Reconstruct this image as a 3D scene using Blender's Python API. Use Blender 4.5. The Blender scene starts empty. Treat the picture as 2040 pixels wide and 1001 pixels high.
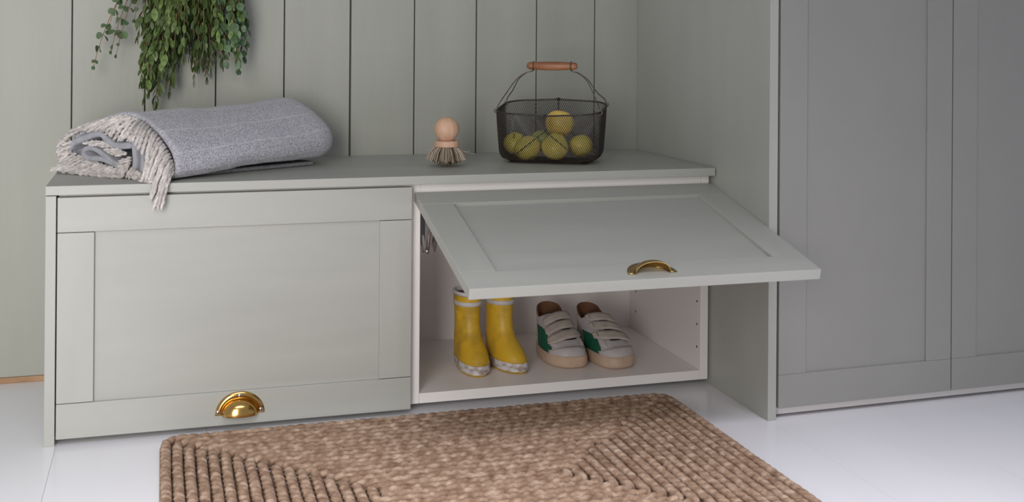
import bpy, bmesh, math, random
import numpy as np
from mathutils import Vector, Matrix, noise
R = math.radians
PI = math.pi
scene = bpy.context.scene
col = scene.collection

# ------------------------------------------------------------------ camera
CAM = Vector((.19468, -2.16400, .72252))
c_r = Vector((.95809459, -.28636274, .00715112))
c_u = Vector((-.00742918, .00011546, .99997240))
c_f = Vector((.28635566, .95812127, .00201682))
F_PX, CX, CY = 2279.36, 1004.085, 77.015
cam_d = bpy.data.cameras.new('camera')
cam = bpy.data.objects.new('camera', cam_d)
col.objects.link(cam)
m = Matrix((( c_r.x, c_u.x, -c_f.x, CAM.x), (c_r.y, c_u.y, -c_f.y, CAM.y), (c_r.z, c_u.z, -c_f.z, CAM.z), (0, 0, 0, 1)))
cam.matrix_world = m
cam_d.sensor_width = 36
cam_d.sensor_fit = 'HORIZONTAL'
cam_d.lens = F_PX / 2040 * 36
cam_d.shift_x = (1020 - CX) / 2040
cam_d.shift_y = (CY - 500.5) / 2040
cam_d.clip_start = .05
cam_d.dof.use_dof = True
cam_d.dof.focus_distance = 2.42
cam_d.dof.aperture_fstop = 7
scene.camera = cam

# ------------------------------------------------------------------ light
w = bpy.data.worlds.new('world'); scene.world = w; w.use_nodes = True
bg = w.node_tree.nodes['Background']
bg.inputs[0].default_value = (.84, .89, 1.0, 1)
bg.inputs[1].default_value = .35

def area(name, loc, target, sx, sy, power, colr, spread=180):
    d = bpy.data.lights.new(name, 'AREA'); d.shape = 'RECTANGLE'; d.size = sx; d.size_y = sy
    d.energy = power; d.color = colr; d.spread = R(spread)
    o = bpy.data.objects.new(name, d); col.objects.link(o)
    o.location = loc
    o.rotation_euler = (Vector(target) - Vector(loc)).to_track_quat('-Z', 'Y').to_euler()
    return o
area('window_light', (-.50, -2.30, .86), (-.24, 0, .40), .80, 1.55, 14.5, (1.0, .97, .92), 100)
area('floor_fill_light', (.62, -1.98, 2.4), (.62, -1.42, 0), 2.6, .6, 25, (.94, .93, 1.0), 62)  # added overhead fill lamp, narrowed to brighten the floor; no roof window known

scene.view_settings.view_transform = 'Standard'
scene.view_settings.look = 'None'
scene.view_settings.exposure = 0
scene.view_settings.gamma = 1
scene.view_settings.use_curve_mapping = False

# ------------------------------------------------------------------ helpers
def ray(px, py):
    return c_f + c_r * ((px - CX) / F_PX) - c_u * ((py - CY) / F_PX)
def at(px, py, ax, val):
    d = ray(px, py)
    return CAM + d * ((val - CAM[ax]) / d[ax])
def srgb(r, g, b):
    def f(c):
        c /= 255
        return c / 12.92 if c <= .04045 else ((c + .055) / 1.055) ** 2.4
    return (f(r), f(g), f(b), 1)

def tag(o, label=None, cat=None, group=None, kind=None):
    if label: o['label'] = label
    if cat: o['category'] = cat
    if group: o['group'] = group
    if kind: o['kind'] = kind
    return o
def empty(name, loc=(0, 0, 0), rz=0):
    o = bpy.data.objects.new(name, None); col.objects.link(o)
    o.location = loc; o.rotation_euler = (0, 0, rz); o.empty_display_size = .05
    return o
def link(name, me, mat=None, parent=None, smooth=False):
    o = bpy.data.objects.new(name, me); col.objects.link(o)
    if mat is not None and not len(me.materials): me.materials.append(mat)
    if parent: o.parent = parent
    if smooth: me.polygons.foreach_set('use_smooth', [True] * len(me.polygons))
    return o

class MB:
    """collects verts and faces for one mesh"""
    def __init__(s): s.v = []; s.f = []; s.m = []
    def add(s, v, f, mi=0):
        k = len(s.v); s.v += [tuple(p) for p in v]; s.f += [tuple(i + k for i in q) for q in f]; s.m += [mi] * len(f)
    def box(s, x0, x1, y0, y1, z0, z1, mi=0):
        s.add([(x0,y0,z0),(x1,y0,z0),(x1,y1,z0),(x0,y1,z0),(x0,y0,z1),(x1,y0,z1),(x1,y1,z1),(x0,y1,z1)],
              [(0,3,2,1),(4,5,6,7),(0,1,5,4),(1,2,6,5),(2,3,7,6),(3,0,4,7)], mi)
    def tube(s, pts, rad, n=6, mi=0, cap=True, ell=None, closed=False):
        P = [Vector(p) for p in pts]; N = len(P)
        rf = rad if callable(rad) else (lambda t: rad)
        t0 = (P[1] - P[0]).normalized()
        a = Vector((0, 0, 1)) if abs(t0.z) < .9 else Vector((1, 0, 0))
        nrm = (a - t0 * a.dot(t0)).normalized()
        V = []
        for i in range(N):
            if closed: t = (P[(i + 1) % N] - P[i - 1])
            else: t = P[min(i + 1, N - 1)] - P[max(i - 1, 0)]
            t = t.normalized() if t.length > 1e-9 else t0
            nrm = nrm - t * nrm.dot(t)
            nrm = nrm.normalized() if nrm.length > 1e-9 else t.orthogonal().normalized()
            b = t.cross(nrm); r = rf(i / (N - 1))
            for k in range(n):
                an = 2 * PI * k / n
                rr = r
                if ell: rr = r * ell(i / (N - 1), an)
                V.append(P[i] + (nrm * math.cos(an) + b * math.sin(an)) * rr)
        Fc = []
        for i in range(N if closed else N - 1):
            j = (i + 1) % N
            for k in range(n):
                k2 = (k + 1) % n
                Fc.append((i * n + k, i * n + k2, j * n + k2, j * n + k))
        if cap and not closed:
            Fc.append(tuple(range(n - 1, -1, -1))); Fc.append(tuple((N - 1) * n + k for k in range(n)))
        s.add(V, Fc, mi)
    def lathe(s, prof, n=24, mi=0, c=(0, 0, 0)):
        V = []; Fc = []
        for r, z in prof:
            for k in range(n):
                an = 2 * PI * k / n
                V.append((c[0] + r * math.cos(an), c[1] + r * math.sin(an), c[2] + z))
        for i in range(len(prof) - 1):
            for k in range(n):
                k2 = (k + 1) % n
                Fc.append((i*n+k, i*n+k2, (i+1)*n+k2, (i+1)*n+k))
        Fc.append(tuple(range(n - 1, -1, -1))); Fc.append(tuple((len(prof)-1)*n + k for k in range(n)))
        s.add(V, Fc, mi)
    def loft(s, rings, mi=0, closed=True, cap0=True, cap1=True):
        n = len(rings[0]); V = [p for r in rings for p in r]; Fc = []
        for i in range(len(rings) - 1):
            for k in range(n if closed else n - 1):
                k2 = (k + 1) % n
                Fc.append((i*n+k, i*n+k2, (i+1)*n+k2, (i+1)*n+k))
        if cap0: Fc.append(tuple(range(n - 1, -1, -1)))
        if cap1: Fc.append(tuple((len(rings)-1)*n + k for k in range(n)))
        s.add(V, Fc, mi)
    def mesh(s, name, mats=()):
        me = bpy.data.meshes.new(name); me.from_pydata(s.v, [], s.f); me.update()
        for x in mats: me.materials.append(x)
        if len(mats) > 1: me.polygons.foreach_set('material_index', s.m)
        return me
    def build(s, name, mat, parent=None, smooth=False, bevel=0, fix=False):
        mats = mat if isinstance(mat, (list, tuple)) else [mat]
        me = s.mesh(name, mats)
        if bevel or fix:
            bm = bmesh.new(); bm.from_mesh(me)
            if fix: bmesh.ops.recalc_face_normals(bm, faces=bm.faces)
            if bevel: bmesh.ops.bevel(bm, geom=list(bm.edges), offset=bevel, segments=2, affect='EDGES', profile=.5)
            bm.to_mesh(me); bm.free()
        return link(name, me, None, parent, smooth)
def box(name, mat, parent, x0, x1, y0, y1, z0, z1, bevel=.0008):
    b = MB(); b.box(x0, x1, y0, y1, z0, z1)
    return b.build(name, mat, parent, bevel=bevel)
def bez(p0, p1, p2, p3, n=12):
    p0, p1, p2, p3 = map(Vector, (p0, p1, p2, p3)); o = []
    for i in range(n + 1):
        t = i / n; q = 1 - t
        o.append(p0*q**3 + p1*3*q*q*t + p2*3*q*t*t + p3*t**3)
    return o
def catmull(pts, k=5):
    P = [Vector(p) for p in pts]; P = [P[0]*2 - P[1]] + P + [P[-1]*2 - P[-2]]; o = []
    for i in range(1, len(P) - 2):
        a, b, c, d = P[i-1:i+3]
        for j in range(k):
            t = j / k
            o.append(.5*((2*b) + (c-a)*t + (2*a-5*b+4*c-d)*t*t + (3*b-a-3*c+d)*t**3))
    o.append(P[-2]); return o

# ------------------------------------------------------------------ materials
def mat(name, c1, c2=None, scale=8, rough=.5, metal=0, bump=0, bscale=None, detail=4, stretch=(1, 1, 1), lo=.3, hi=.7,
        coat=0, sheen=0, objrand=0, bdist=.001, spec=.5, sss=0):
    mt = bpy.data.materials.new(name); mt.use_nodes = True
    nt = mt.node_tree; N = nt.nodes; L = nt.links; b = N['Principled BSDF']
    b.inputs['Roughness'].default_value = rough; b.inputs['Metallic'].default_value = metal
    b.inputs['Coat Weight'].default_value = coat; b.inputs['Sheen Weight'].default_value = sheen
    b.inputs['Specular IOR Level'].default_value = spec
    tc = N.new('ShaderNodeTexCoord'); mp = N.new('ShaderNodeMapping'); mp.inputs['Scale'].default_value = stretch
    L.new(tc.outputs['Object'], mp.inputs[0])
    if c2 is None: b.inputs['Base Color'].default_value = c1
    else:
        nz = N.new('ShaderNodeTexNoise'); nz.inputs['Scale'].default_value = scale; nz.inputs['Detail'].default_value = detail
        L.new(mp.outputs[0], nz.inputs['Vector'])
        rp = N.new('ShaderNodeValToRGB'); rp.color_ramp.elements[0].color = c1; rp.color_ramp.elements[1].color = c2
        rp.color_ramp.elements[0].position = lo; rp.color_ramp.elements[1].position = hi
        L.new(nz.outputs[0], rp.inputs[0]); out = rp.outputs[0]
        if objrand:
            oi = N.new('ShaderNodeObjectInfo'); hs = N.new('ShaderNodeHueSaturation')
            mr = N.new('ShaderNodeMapRange'); mr.inputs['To Min'].default_value = 1 - objrand; mr.inputs['To Max'].default_value = 1 + objrand
            L.new(oi.outputs['Random'], mr.inputs[0]); L.new(mr.outputs[0], hs.inputs['Value']); L.new(out, hs.inputs['Color']); out = hs.outputs[0]
        L.new(out, b.inputs['Base Color'])
    if bump:
        n2 = N.new('ShaderNodeTexNoise'); n2.inputs['Scale'].default_value = bscale or scale; n2.inputs['Detail'].default_value = 4
        L.new(mp.outputs[0], n2.inputs['Vector'])
        bp = N.new('ShaderNodeBump'); bp.inputs['Strength'].default_value = bump; bp.inputs['Distance'].default_value = bdist
        L.new(n2.outputs[0], bp.inputs['Height']); L.new(bp.outputs[0], b.inputs['Normal'])
    return mt

PAINT1, PAINT2 = (.405, .405, .372, 1), (.440, .440, .405, 1)
m_wall = mat('wall_paint', (.345, .350, .305, 1), (.380, .385, .338, 1), 5, .55, bump=.5, bscale=30, stretch=(3, 3, .35), bdist=.0008)
m_gap = mat('wall_gap', (.22, .215, .19, 1), rough=.8)
m_door = mat('door_paint', PAINT1, PAINT2, 10, .42, bump=.35, bscale=60, stretch=(.25, 1, 2.2), bdist=.0005)
m_doorv = mat('door_paint_vertical', PAINT1, PAINT2, 10, .42, bump=.25, bscale=60, stretch=(2.2, 1, .25), bdist=.0004)
m_ward = mat('wardrobe_paint', (.305, .296, .275, 1), (.32, .311, .289, 1), 6, .38, bump=.15, bscale=120, bdist=.0003)
m_edge = mat('dark_edge', (.05, .045, .04, 1), rough=.8)
m_white = mat('white_laminate', (.87, .825, .80, 1), (.89, .845, .82, 1), 5, .4)
m_floor = mat('white_floor_paint', (.83, .815, .845, 1), (.87, .86, .885, 1), 3, .27, bump=.25, bscale=14, stretch=(2, .5, 1), bdist=.0006, coat=.15)
m_rawwood = mat('raw_wood', (.28, .15, .07, 1), (.48, .30, .17, 1), 30, .7, stretch=(.3, 1, 1), bump=.5)
m_brass = mat('polished_brass', (.62, .36, .10, 1), (.74, .46, .16, 1), 40, .17, metal=1)
m_brassd = mat('aged_brass', (.46, .30, .10, 1), (.56, .38, .15, 1), 40, .26, metal=1)
m_steel = mat('steel', (.55, .52, .50, 1), rough=.3, metal=1)
m_black = mat('black_plastic', (.012, .012, .014, 1), rough=.35)
m_hole = mat('hole_dark', (.03, .025, .022, 1), rough=.9)
m_beech = mat('beech_wood', (.60, .36, .235, 1), (.70, .45, .31, 1), 18, .5, stretch=(6, 6, .8), bump=.2, bdist=.0005)
m_brc = mat('cream_bristle', (.56, .47, .36, 1), (.70, .61, .50, 1), 200, .7)
m_brb = mat('brown_bristle', (.20, .13, .09, 1), (.34, .25, .18, 1), 200, .7)
m_brd = mat('dark_bristle', (.07, .045, .03, 1), rough=.7)
m_handlewood = mat('oiled_wood', (.22, .075, .03, 1), (.44, .19, .09, 1), 60, .42, stretch=(.15, 1, 1), bump=.4, bdist=.0005)
m_wire = mat('dark_wire', (.035, .028, .027, 1), (.085, .068, .064, 1), 200, .45, metal=.4)
m_wirel = mat('worn_wire', (.12, .095, .075, 1), (.24, .20, .16, 1), 150, .4, metal=.7)
m_leaf = mat('eucalyptus_leaf', (.055, .090, .028, 1), (.160, .225, .062, 1), 3, .42, objrand=.5, spec=.4)
m_leafr = mat('round_leaf', (.085, .15, .070, 1), (.15, .235, .115, 1), 3, .5, objrand=.3, spec=.4)
m_leafd = mat('dark_leaf', (.025, .045, .018, 1), (.06, .10, .03, 1), 20, .5)
m_stem = mat('stem_brown', (.16, .075, .035, 1), (.30, .17, .08, 1), 40, .6)
m_rubber = mat('yellow_rubber', (.44, .27, .03, 1), (.68, .42, .03, 1), 24, .43, lo=.28, hi=.50, bump=.1, detail=8)
m_rubtrim = mat('white_rubber', (.50, .47, .46, 1), (.66, .64, .66, 1), 30, .5)
m_bootin = mat('boot_lining', (.10, .07, .06, 1), (.16, .12, .10, 1), 50, .9)
m_cord = mat('fringe_wool', (.42, .38, .36, 1), (.72, .67, .645, 1), 120, .95, bump=.6, bscale=500, sheen=.3, objrand=.12)
m_roll = mat('wool_fold', (.32, .32, .355, 1), (.42, .42, .465, 1), 60, .95, bump=.5, bscale=600, sheen=.3)
m_gum = mat('gum_sole', (.50, .34, .24, 1), (.60, .44, .33, 1), 40, .6, bump=.2)
m_suede = mat('beige_suede', (.44, .37, .33, 1), (.55, .48, .43, 1), 90, .85, bump=.5, bscale=700)
m_leather = mat('white_leather', (.46, .42, .42, 1), (.56, .52, .52, 1), 30, .55, bump=.2, bscale=150)
m_green = mat('green_leather', (.004, .085, .045, 1), (.006, .12, .065, 1), 60, .7)
m_brownl = mat('tan_lining', (.11, .045, .02, 1), (.22, .10, .05, 1), 40, .85)
m_gold = mat('gold_leather', (.38, .28, .15, 1), (.48, .37, .22, 1), 60, .5)
m_under = mat('wool_shaded_layer', (.16, .155, .165, 1), (.24, .235, .25, 1), 150, .95, bump=.5, bscale=500)  # same wool darkened: shade beneath the roll is put into the colour

# wool of the throw: salt-and-pepper noise with thin pale stripes along it (UV v)
m_wool = mat('grey_wool', (.20, .195, .225, 1), (.62, .605, .66, 1), 420, .95, bump=.8, bscale=420, sheen=.25, lo=.30, hi=.72, detail=2)
def stripes(mt):
    nt = mt.node_tree; N = nt.nodes; L = nt.links; b = N['Principled BSDF']
    src = b.inputs['Base Color'].links[0].from_socket
    uv = N.new('ShaderNodeUVMap'); sp = N.new('ShaderNodeSeparateXYZ'); L.new(uv.outputs[0], sp.inputs[0])
    a = N.new('ShaderNodeMath'); a.operation = 'MULTIPLY'; a.inputs[1].default_value = 1; L.new(sp.outputs[1], a.inputs[0])
    fr = N.new('ShaderNodeMath'); fr.operation = 'FRACT'; L.new(a.outputs[0], fr.inputs[0])
    su = N.new('ShaderNodeMath'); su.operation = 'SUBTRACT'; su.inputs[1].default_value = .5; L.new(fr.outputs[0], su.inputs[0])
    ab = N.new('ShaderNodeMath'); ab.operation = 'ABSOLUTE'; L.new(su.outputs[0], ab.inputs[0])
    mr = N.new('ShaderNodeMapRange'); mr.inputs[1].default_value = .0; mr.inputs[2].default_value = .035; mr.inputs[3].default_value = .5; mr.inputs[4].default_value = 0
    L.new(ab.outputs[0], mr.inputs[0])
    mx = N.new('ShaderNodeMixRGB'); mx.inputs[2].default_value = (.66, .64, .66, 1)
    L.new(mr.outputs[0], mx.inputs[0]); L.new(src, mx.inputs[1]); L.new(mx.outputs[0], b.inputs['Base Color'])
stripes(m_wool)

# jute: tan browns with darker and greyer strands
m_jute = mat('jute', (.19, .105, .062, 1), (.58, .43, .32, 1), 55, .85, bump=.7, bscale=420, lo=.28, hi=.72, bdist=.0012)
def three(mt, mid, pos=.5):
    for n in mt.node_tree.nodes:
        if n.type == 'VALTORGB': e = n.color_ramp.elements.new(pos); e.color = mid
three(m_jute, (.35, .225, .15, 1))

# apples: yellow-green with a blush and fine lenticels
m_apple = mat('apple_skin', (.66, .56, .09, 1), (.92, .74, .16, 1), 16, .35, lo=.35, hi=.65, coat=.1)
m_appleg = mat('green_apple_skin', (.36, .42, .10, 1), (.48, .52, .17, 1), 16, .4)
m_appley = mat('golden_apple_skin', (.80, .50, .08, 1), (.86, .66, .17, 1), 22, .35, lo=.35, hi=.65, coat=.1)

# dirt on boot soles
m_dirty = mat('scuffed_white_band', (.33, .25, .21, 1), (.64, .61, .62, 1), 55, .6, lo=.36, hi=.56, stretch=(1, 1, 2), detail=10)
m_rubberd = mat('scuffed_yellow_rubber', (.36, .22, .03, 1), (.66, .40, .025, 1), 24, .45, lo=.32, hi=.56, detail=8)

# ------------------------------------------------------------------ setting
D = .4185
X0P, WP = .0123, .14785
wall = MB(); wall.box(-1.3, 3.0, D + .012, D + .06, 0, 2.5)
wall_o = wall.build('wall_back', m_gap); tag(wall_o, 'sage green wall of wide vertical boards', kind='structure')
for i in range(-8, 21):
    g = .0027 if i != 4 else .0042
    g2 = .0027 if i + 1 != 4 else .0042
    x0 = X0P + i * WP; x1 = x0 + WP
    if x0 < -1.2 or x0 > 2.85: continue
    box('plank', m_wall, wall_o, x0 + g*.5, x1 - g2*.5, D + .0005 * ((i * 7) % 3 - 1), D + .012, .0125, 2.5, bevel=.0012)
bb = box('baseboard_back', m_rawwood, None, -1.3, 3.0, D - .001, D + .012, 0, .0122, bevel=.001); tag(bb, 'thin strip of bare brown wood at the foot of the wall', kind='structure')

floor = MB(); floor.box(-1.3, 3.0, -3.2, D + .012, -.03, -.012)
floor_o = floor.build('floor', m_edge); tag(floor_o, 'white painted wooden board floor', kind='structure')
BW = .2584
for i in range(-6, 13):
    x0 = .020 + i * BW
    if x0 < -1.31 or x0 > 2.8: continue
    box('plank', m_floor, floor_o, x0 + .0002, x0 + BW - .0002, -3.2, D + .011, -.012, 0, bevel=.0003)

# ------------------------------------------------------------------ shaker doors
def cup_pull(parent, x, z, mt, name='handle'):
    """half-round brass cup pull; origin of the cup opening at (x, 0, z); front is -y"""
    b = MB()
    # back plate: half disc with a flange
    aP, bP = .0445, .0415
    ring = []
    n = 28
    for sgn, yy in ((0, -.0018),):
        outer = [(x + aP * math.cos(PI * k / n), yy, z + .001 + bP * math.sin(PI * k / n)) for k in range(n + 1)]
        inner = [(x + .030 * math.cos(PI * k / n), yy, z + .001 + .026 * math.sin(PI * k / n)) for k in range(n + 1)]
        outb = [(p[0], 0, p[2]) for p in outer]; inb = [(p[0], 0, p[2]) for p in inner]
        V = outer + inner + outb + inb; k1 = n + 1; Fc = []
        for k in range(n):
            Fc += [(k, k+1, k1+k+1, k1+k), (2*k1+k, 3*k1+k, 3*k1+k+1, 2*k1+k+1), (k, 2*k1+k, 2*k1+k+1, k+1), (k1+k, k1+k+1, 3*k1+k+1, 3*k1+k)]
        Fc += [(0, k1, 3*k1, 2*k1), (n, 2*k1+n, 3*k1+n, k1+n)]
        b.add(V, Fc)
    # dome shell, outer and inner surfaces
    na, nb = 28, 9
    def dome(a, c, d):
        V = []
        for i in range(na + 1):
            al = PI * i / na
            for j in range(nb + 1):
                be = PI / 2 * j / nb
                V.append((x + a * math.cos(al), -d * math.sin(al) ** .8 * math.sin(be), z + c * math.sin(al) * math.cos(be)))
        return V
    o = dome(.0325, .0285, .0225); ii = dome(.031, .027, .021); k1 = nb + 1
    q = [(i*k1+j, (i+1)*k1+j, (i+1)*k1+j+1, i*k1+j+1) for i in range(na) for j in range(nb)]
    b.add(o, q); b.add(ii, [t[::-1] for t in q])
    lip = [o[i*k1+nb] for i in range(na+1)] + [ii[i*k1+nb] for i in range(na+1)]
    b.add(lip, [(i, i+1, na+1+i+1, na+1+i) for i in range(na)])
    # three slotted screws
    for sx, sz in ((0, .0345), (-.0385, .0065), (.0385, .0065)):
        V = [(x+sx, -.0034, z+sz)] + [(x+sx+.0034*math.cos(t*PI/5), -.0020, z+sz+.0034*math.sin(t*PI/5)) for t in range(10)]
        b.add(V, [(0, 1+k, 1+(k+1) % 10) for k in range(10)], 1)
        b.box(x+sx-.0005, x+sx+.0005, -.0036, -.0028, z+sz-.0026, z+sz+.0026, 2)
    return b.build(name, [mt, m_steel, m_hole], parent, smooth=True, fix=True)

def shaker(parent, W, H, z0, st, rl, th=.019, mt=None, mv=None, rec=.0070, rl_top=None, joint=.0011):
    rt = rl_top or rl
    b = MB(); b.box(st - .002, W - st + .002, rec, th - .003, z0 + rl - .002, z0 + H - rt + .002)
    d = b.build('door', mt, parent)
    box('rail', mt, d, 0, W, 0, th, z0, z0 + rl - joint, bevel=.0009)
    box('rail', mt, d, 0, W, 0, th, z0 + H - rt + joint, z0 + H, bevel=.0009)
    box('stile', mv, d, .0001, st, .0001, th, z0 + rl, z0 + H - rt, bevel=.0009)
    box('stile', mv, d, W - st, W - .0001, .0001, th, z0 + rl, z0 + H - rt, bevel=.0009)
    return d

# ------------------------------------------------------------------ the two bench cabinets
TZ, TB = .46, .4434
DX1, DX2, DZ1, DZ2 = .0197, .6590, .0108, .4390
W_, H_ = DX2 - DX1, DZ2 - DZ1
def carcass(root, x0, x1, yf, z0=.013, z1=TB - .0004, zs=.0327):
    t = .0175
    box('side_panel', m_white, root, x0, x0 + t, yf, D - .003, z0, z1)
    box('side_panel', m_white, root, x1 - t, x1, yf, D - .003, z0, z1)
    box('bottom_panel', m_white, root, x0 + t + .0003, x1 - t - .0003, yf, D - .01, z0, zs)
    box('top_panel', m_white, root, x0 + t + .0003, x1 - t - .0003, yf + .0006, D - .01, z1 - .0185, z1)
    box('back_panel', m_white, root, x0 + t, x1 - t, D - .016, D - .010, zs, z1 - .0185, bevel=0)
    for fx in (x0 + .05, x1 - .05):
        for fy in (yf + .07, D - .06):
            b = MB(); b.lathe([(.016, 0), (.017, .001), (.017, .010), (.013, z0)], 14, c=(fx, fy, 0)); b.build('foot', m_black, root, smooth=False)

cab1 = empty('cabinet', (0, 0, 0))
tag(cab1, 'left bench cabinet with its framed sage green flap door shut', 'cabinet', 'bench cabinets')
box('end_panel', m_doorv, cab1, 0, .0176, 0, D - .002, 0, TB - .0012)
carcass(cab1, .0200, .6622, .0205)
d1 = shaker(cab1, W_, H_, 0, .0620, .0630, mt=m_door, mv=m_doorv)
d1.location = (DX1, 0, DZ1)
cup_pull(d1, .3375 - DX1, .0285 - DZ1 + .0008, m_brass)

cab2 = empty('cabinet', (0, 0, 0))
tag(cab2, 'open right bench cabinet with white inside and its green flap door lifted', 'cabinet', 'bench cabinets')
carcass(cab2, .6630, 1.3010, .0225)
box('filler_strip', m_doorv, cab2, 1.3013, 1.3066, .030, D - .004, .013, TB - .0006)
AN = 1.33205
d2 = shaker(cab2, W_, H_, -H_, .0620, .0630, mt=m_door, mv=m_doorv)
d2.location = (.66760, .01728, .42667)
d2.rotation_euler = (-AN, 0, 0)
cup_pull(d2, W_ / 2 + .0070, -H_ + .0185, m_brassd)
# shelf-pin holes in the side panels
for xs, nx in ((1.2835, -1), (.6805, 1)):
    for yy in (.0390, .365):
        for zz in (.0780, .1260, .1740, .2220, .2700, .3180):
            if zz > .2 and yy < .1 and nx > 0: continue
            b = MB()
            V = [(xs + nx * .0002, yy + .0026 * math.cos(k * PI / 5), zz + .0026 * math.sin(k * PI / 5)) for k in range(10)]
            V += [(xs - nx * .0040, v[1], v[2]) for v in V]
            b.add(V, [tuple(range(10)), tuple(range(19, 9, -1))] + [(k, (k+1) % 10, 10+(k+1) % 10, 10+k) for k in range(10)])
            b.build('shelf_pin_hole', m_hole, cab2, fix=True)
# lift hinges (arm, link and cover plate) at either side of the open flap
def lift_hinge(x, s):
    b = MB()
    b.box(x, x + s*.010, .026, .150, .322, .412, 1) if s > 0 else b.box(x + s*.010, x, .026, .150, .322, .412, 1)
    def bar(p, q, hw, th, x0, mi=0):
        p = Vector(p); q = Vector(q); d = (q - p).normalized(); n = Vector((-d.y, d.x)) * hw
        V = [(x0, *(p + n)), (x0, *(q + n)), (x0, *(q - n)), (x0, *(p - n))]
        V += [(x0 + s*th, v[1], v[2]) for v in V]
        b.add(V, [(0,1,2,3), (7,6,5,4), (0,4,5,1), (1,5,6,2), (2,6,7,3), (3,7,4,0)], mi)
    bar((.060, .398), (.020, .310), .0075, .004, x + s*.004)            # arm down from the body
    bar((.020, .310), (-.022, .395), .0085, .003, x + s*.012)           # link up to the flap
    bar((.010, .318), (-.040, .392), .0120, .003, x + s*.022)           # mounting plate with the screw
    for (yy, zz, xx) in ((.020, .310, x + s*.010), (-.006, .342, x + s*.0255)):
        V = [(xx, yy + .0045*math.cos(k*PI/5), zz + .0045*math.sin(k*PI/5)) for k in range(10)]
        V += [(xx + s*.004, v[1], v[2]) for v in V]
        b.add(V, [tuple(range(9, -1, -1)), tuple(range(10, 20))] + [(k, (k+1) % 10, 10+(k+1) % 10, 10+k) for k in range(10)], 0)
        b.box(min(xx + s*.0038, xx + s*.0043), max(xx + s*.0038, xx + s*.0043), yy - .003, yy + .003, zz - .0007, zz + .0007, 1)
    return tag(b.build('hinge', [m_steel, m_black], cab2, fix=True), 'steel and black lift hinge')
lift_hinge(.6806, 1); lift_hinge(1.2834, -1)

# worktop slab over both cabinets
top = box('bench_top', m_door, None, -.0004, 1.3045, 0, D - .0015, TB, TZ, bevel=.0009)
tag(top, 'long sage green painted bench top lying over both low cabinets', 'bench top')

# ------------------------------------------------------------------ wardrobe
wr = empty('wardrobe', (1.3072, -.2169, 0))
tag(wr, 'tall grey green wardrobe with framed doors standing right of the bench', 'wardrobe')
WH = 2.3
box('side_panel', m_doorv, wr, 0, .0180, 0, D + .2150, 0, WH)
EY = .02524
def rotbox(name, mt, x0, x1, y0, y1, z0, z1, bevel=.0009):
    o = box(name, mt, wr, x0, x1, y0, y1, z0, z1, bevel); o.location = (0.0195, 0, 0); o.rotation_euler = (0, 0, EY); return o
rotbox('carcass', m_white, .0015, 1.29, .0205, .59, .0035, WH - .002)
xx = .0035
for k in range(3):
    dW = .3970
    dd = shaker(wr, dW, WH - .0217 - .004, 0, .0600, .0640, mt=m_ward, mv=m_ward, rec=.0040, joint=.0001)
    dd.rotation_euler = (0, 0, EY)
    dd.location = (.0195 + xx * math.cos(EY), xx * math.sin(EY), .0217)
    xx += .3992

# ------------------------------------------------------------------ braided jute rug
rng = random.Random(5)
RX0, RX1, RY0, RY1 = .196, 1.177, -.742, -.044
rug = empty('rug', ((RX0 + RX1) / 2, (RY0 + RY1) / 2, 0))
tag(rug, 'brown braided jute rug with concentric rectangular rows on the white floor', 'rug')
PITCH = .01939
nring = round((RY1 - RY0) / 2 / PITCH)
for k in range(nring):
    o = (k + .5) * PITCH
    hx, hy = (RX1 - RX0) / 2 - o, (RY1 - RY0) / 2 - o
    rc = max(.010, .026 - k * .0012)
    rc = min(rc, hy, hx)
    # centre line of a rounded rectangle sampled evenly
    segs = []; per = 4 * (hx - rc) + 4 * (hy - rc) + 2 * PI * rc
    nb = max(4, round(per / .0570)); S = nb * 12
    def pos(s):
        s %= per
        for (cx, cy, a0, ln, dx, dy) in ((hx-rc, hy, 90, 2*(hx-rc), -1, 0), (-hx, hy-rc, 180, 2*(hy-rc), 0, -1), (-(hx-rc), -hy, 270, 2*(hx-rc), 1, 0), (hx, -(hy-rc), 0, 2*(hy-rc), 0, 1)):
            if s <= ln: return cx + dx*s, cy + dy*s, dx, dy
            s -= ln
            if s <= PI/2*rc:
                a = s / rc; ex, ey = cx + dx*ln, cy + dy*ln
                nx, ny = -dy, dx            # left normal
                qx, qy = ex + nx*rc, ey + ny*rc
                ca, sa = math.cos(a), math.sin(a)
                vx, vy = -nx*rc, -ny*rc
                wx, wy = vx*ca - vy*sa, vx*sa + vy*ca
                return qx + wx, qy + wy, dx*ca - dy*sa, dx*sa + dy*ca
            s -= PI/2*rc
        return hx-rc, hy, -1, 0
    base = [pos(per * i / S) for i in range(S)]
    mb = MB(); ph0 = (k % 2) * PI / 3 + rng.uniform(-.3, .3)
    core = [(x, y, .0058) for x, y, dx, dy in base]
    mb.tube(core, .0098, 8, closed=True, cap=False, ell=lambda t, a: 1 - .45*abs(math.cos(a)))
    for st in range(3):
        pts = []
        for i in range(S):
            x, y, dx, dy = base[i]
            th = 2*PI * (i / 12) + 2*PI*st/3 + ph0
            la = .0030 * math.sin(th); up = .0046 * math.cos(th)
            jz = .0008 * noise.noise(Vector((x*30, y*30, st + k*3)))
            jl = .0012 * noise.noise(Vector((x*14, y*14, k + 7)))
            pts.append((x - dy*(la + jl), y + dx*(la + jl), (.0108 + up + jz)))
        mb.tube(pts, lambda t, st=st: .0054 + .0026 * math.cos(2*PI*nb*t*(S-1)/S + 2*PI*st/3 + ph0), 8, closed=True, cap=False)
    mb.v = [(a, b_, c * .80) for a, b_, c in mb.v]
    mb.build('braid', m_jute, rug, smooth=True)

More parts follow.
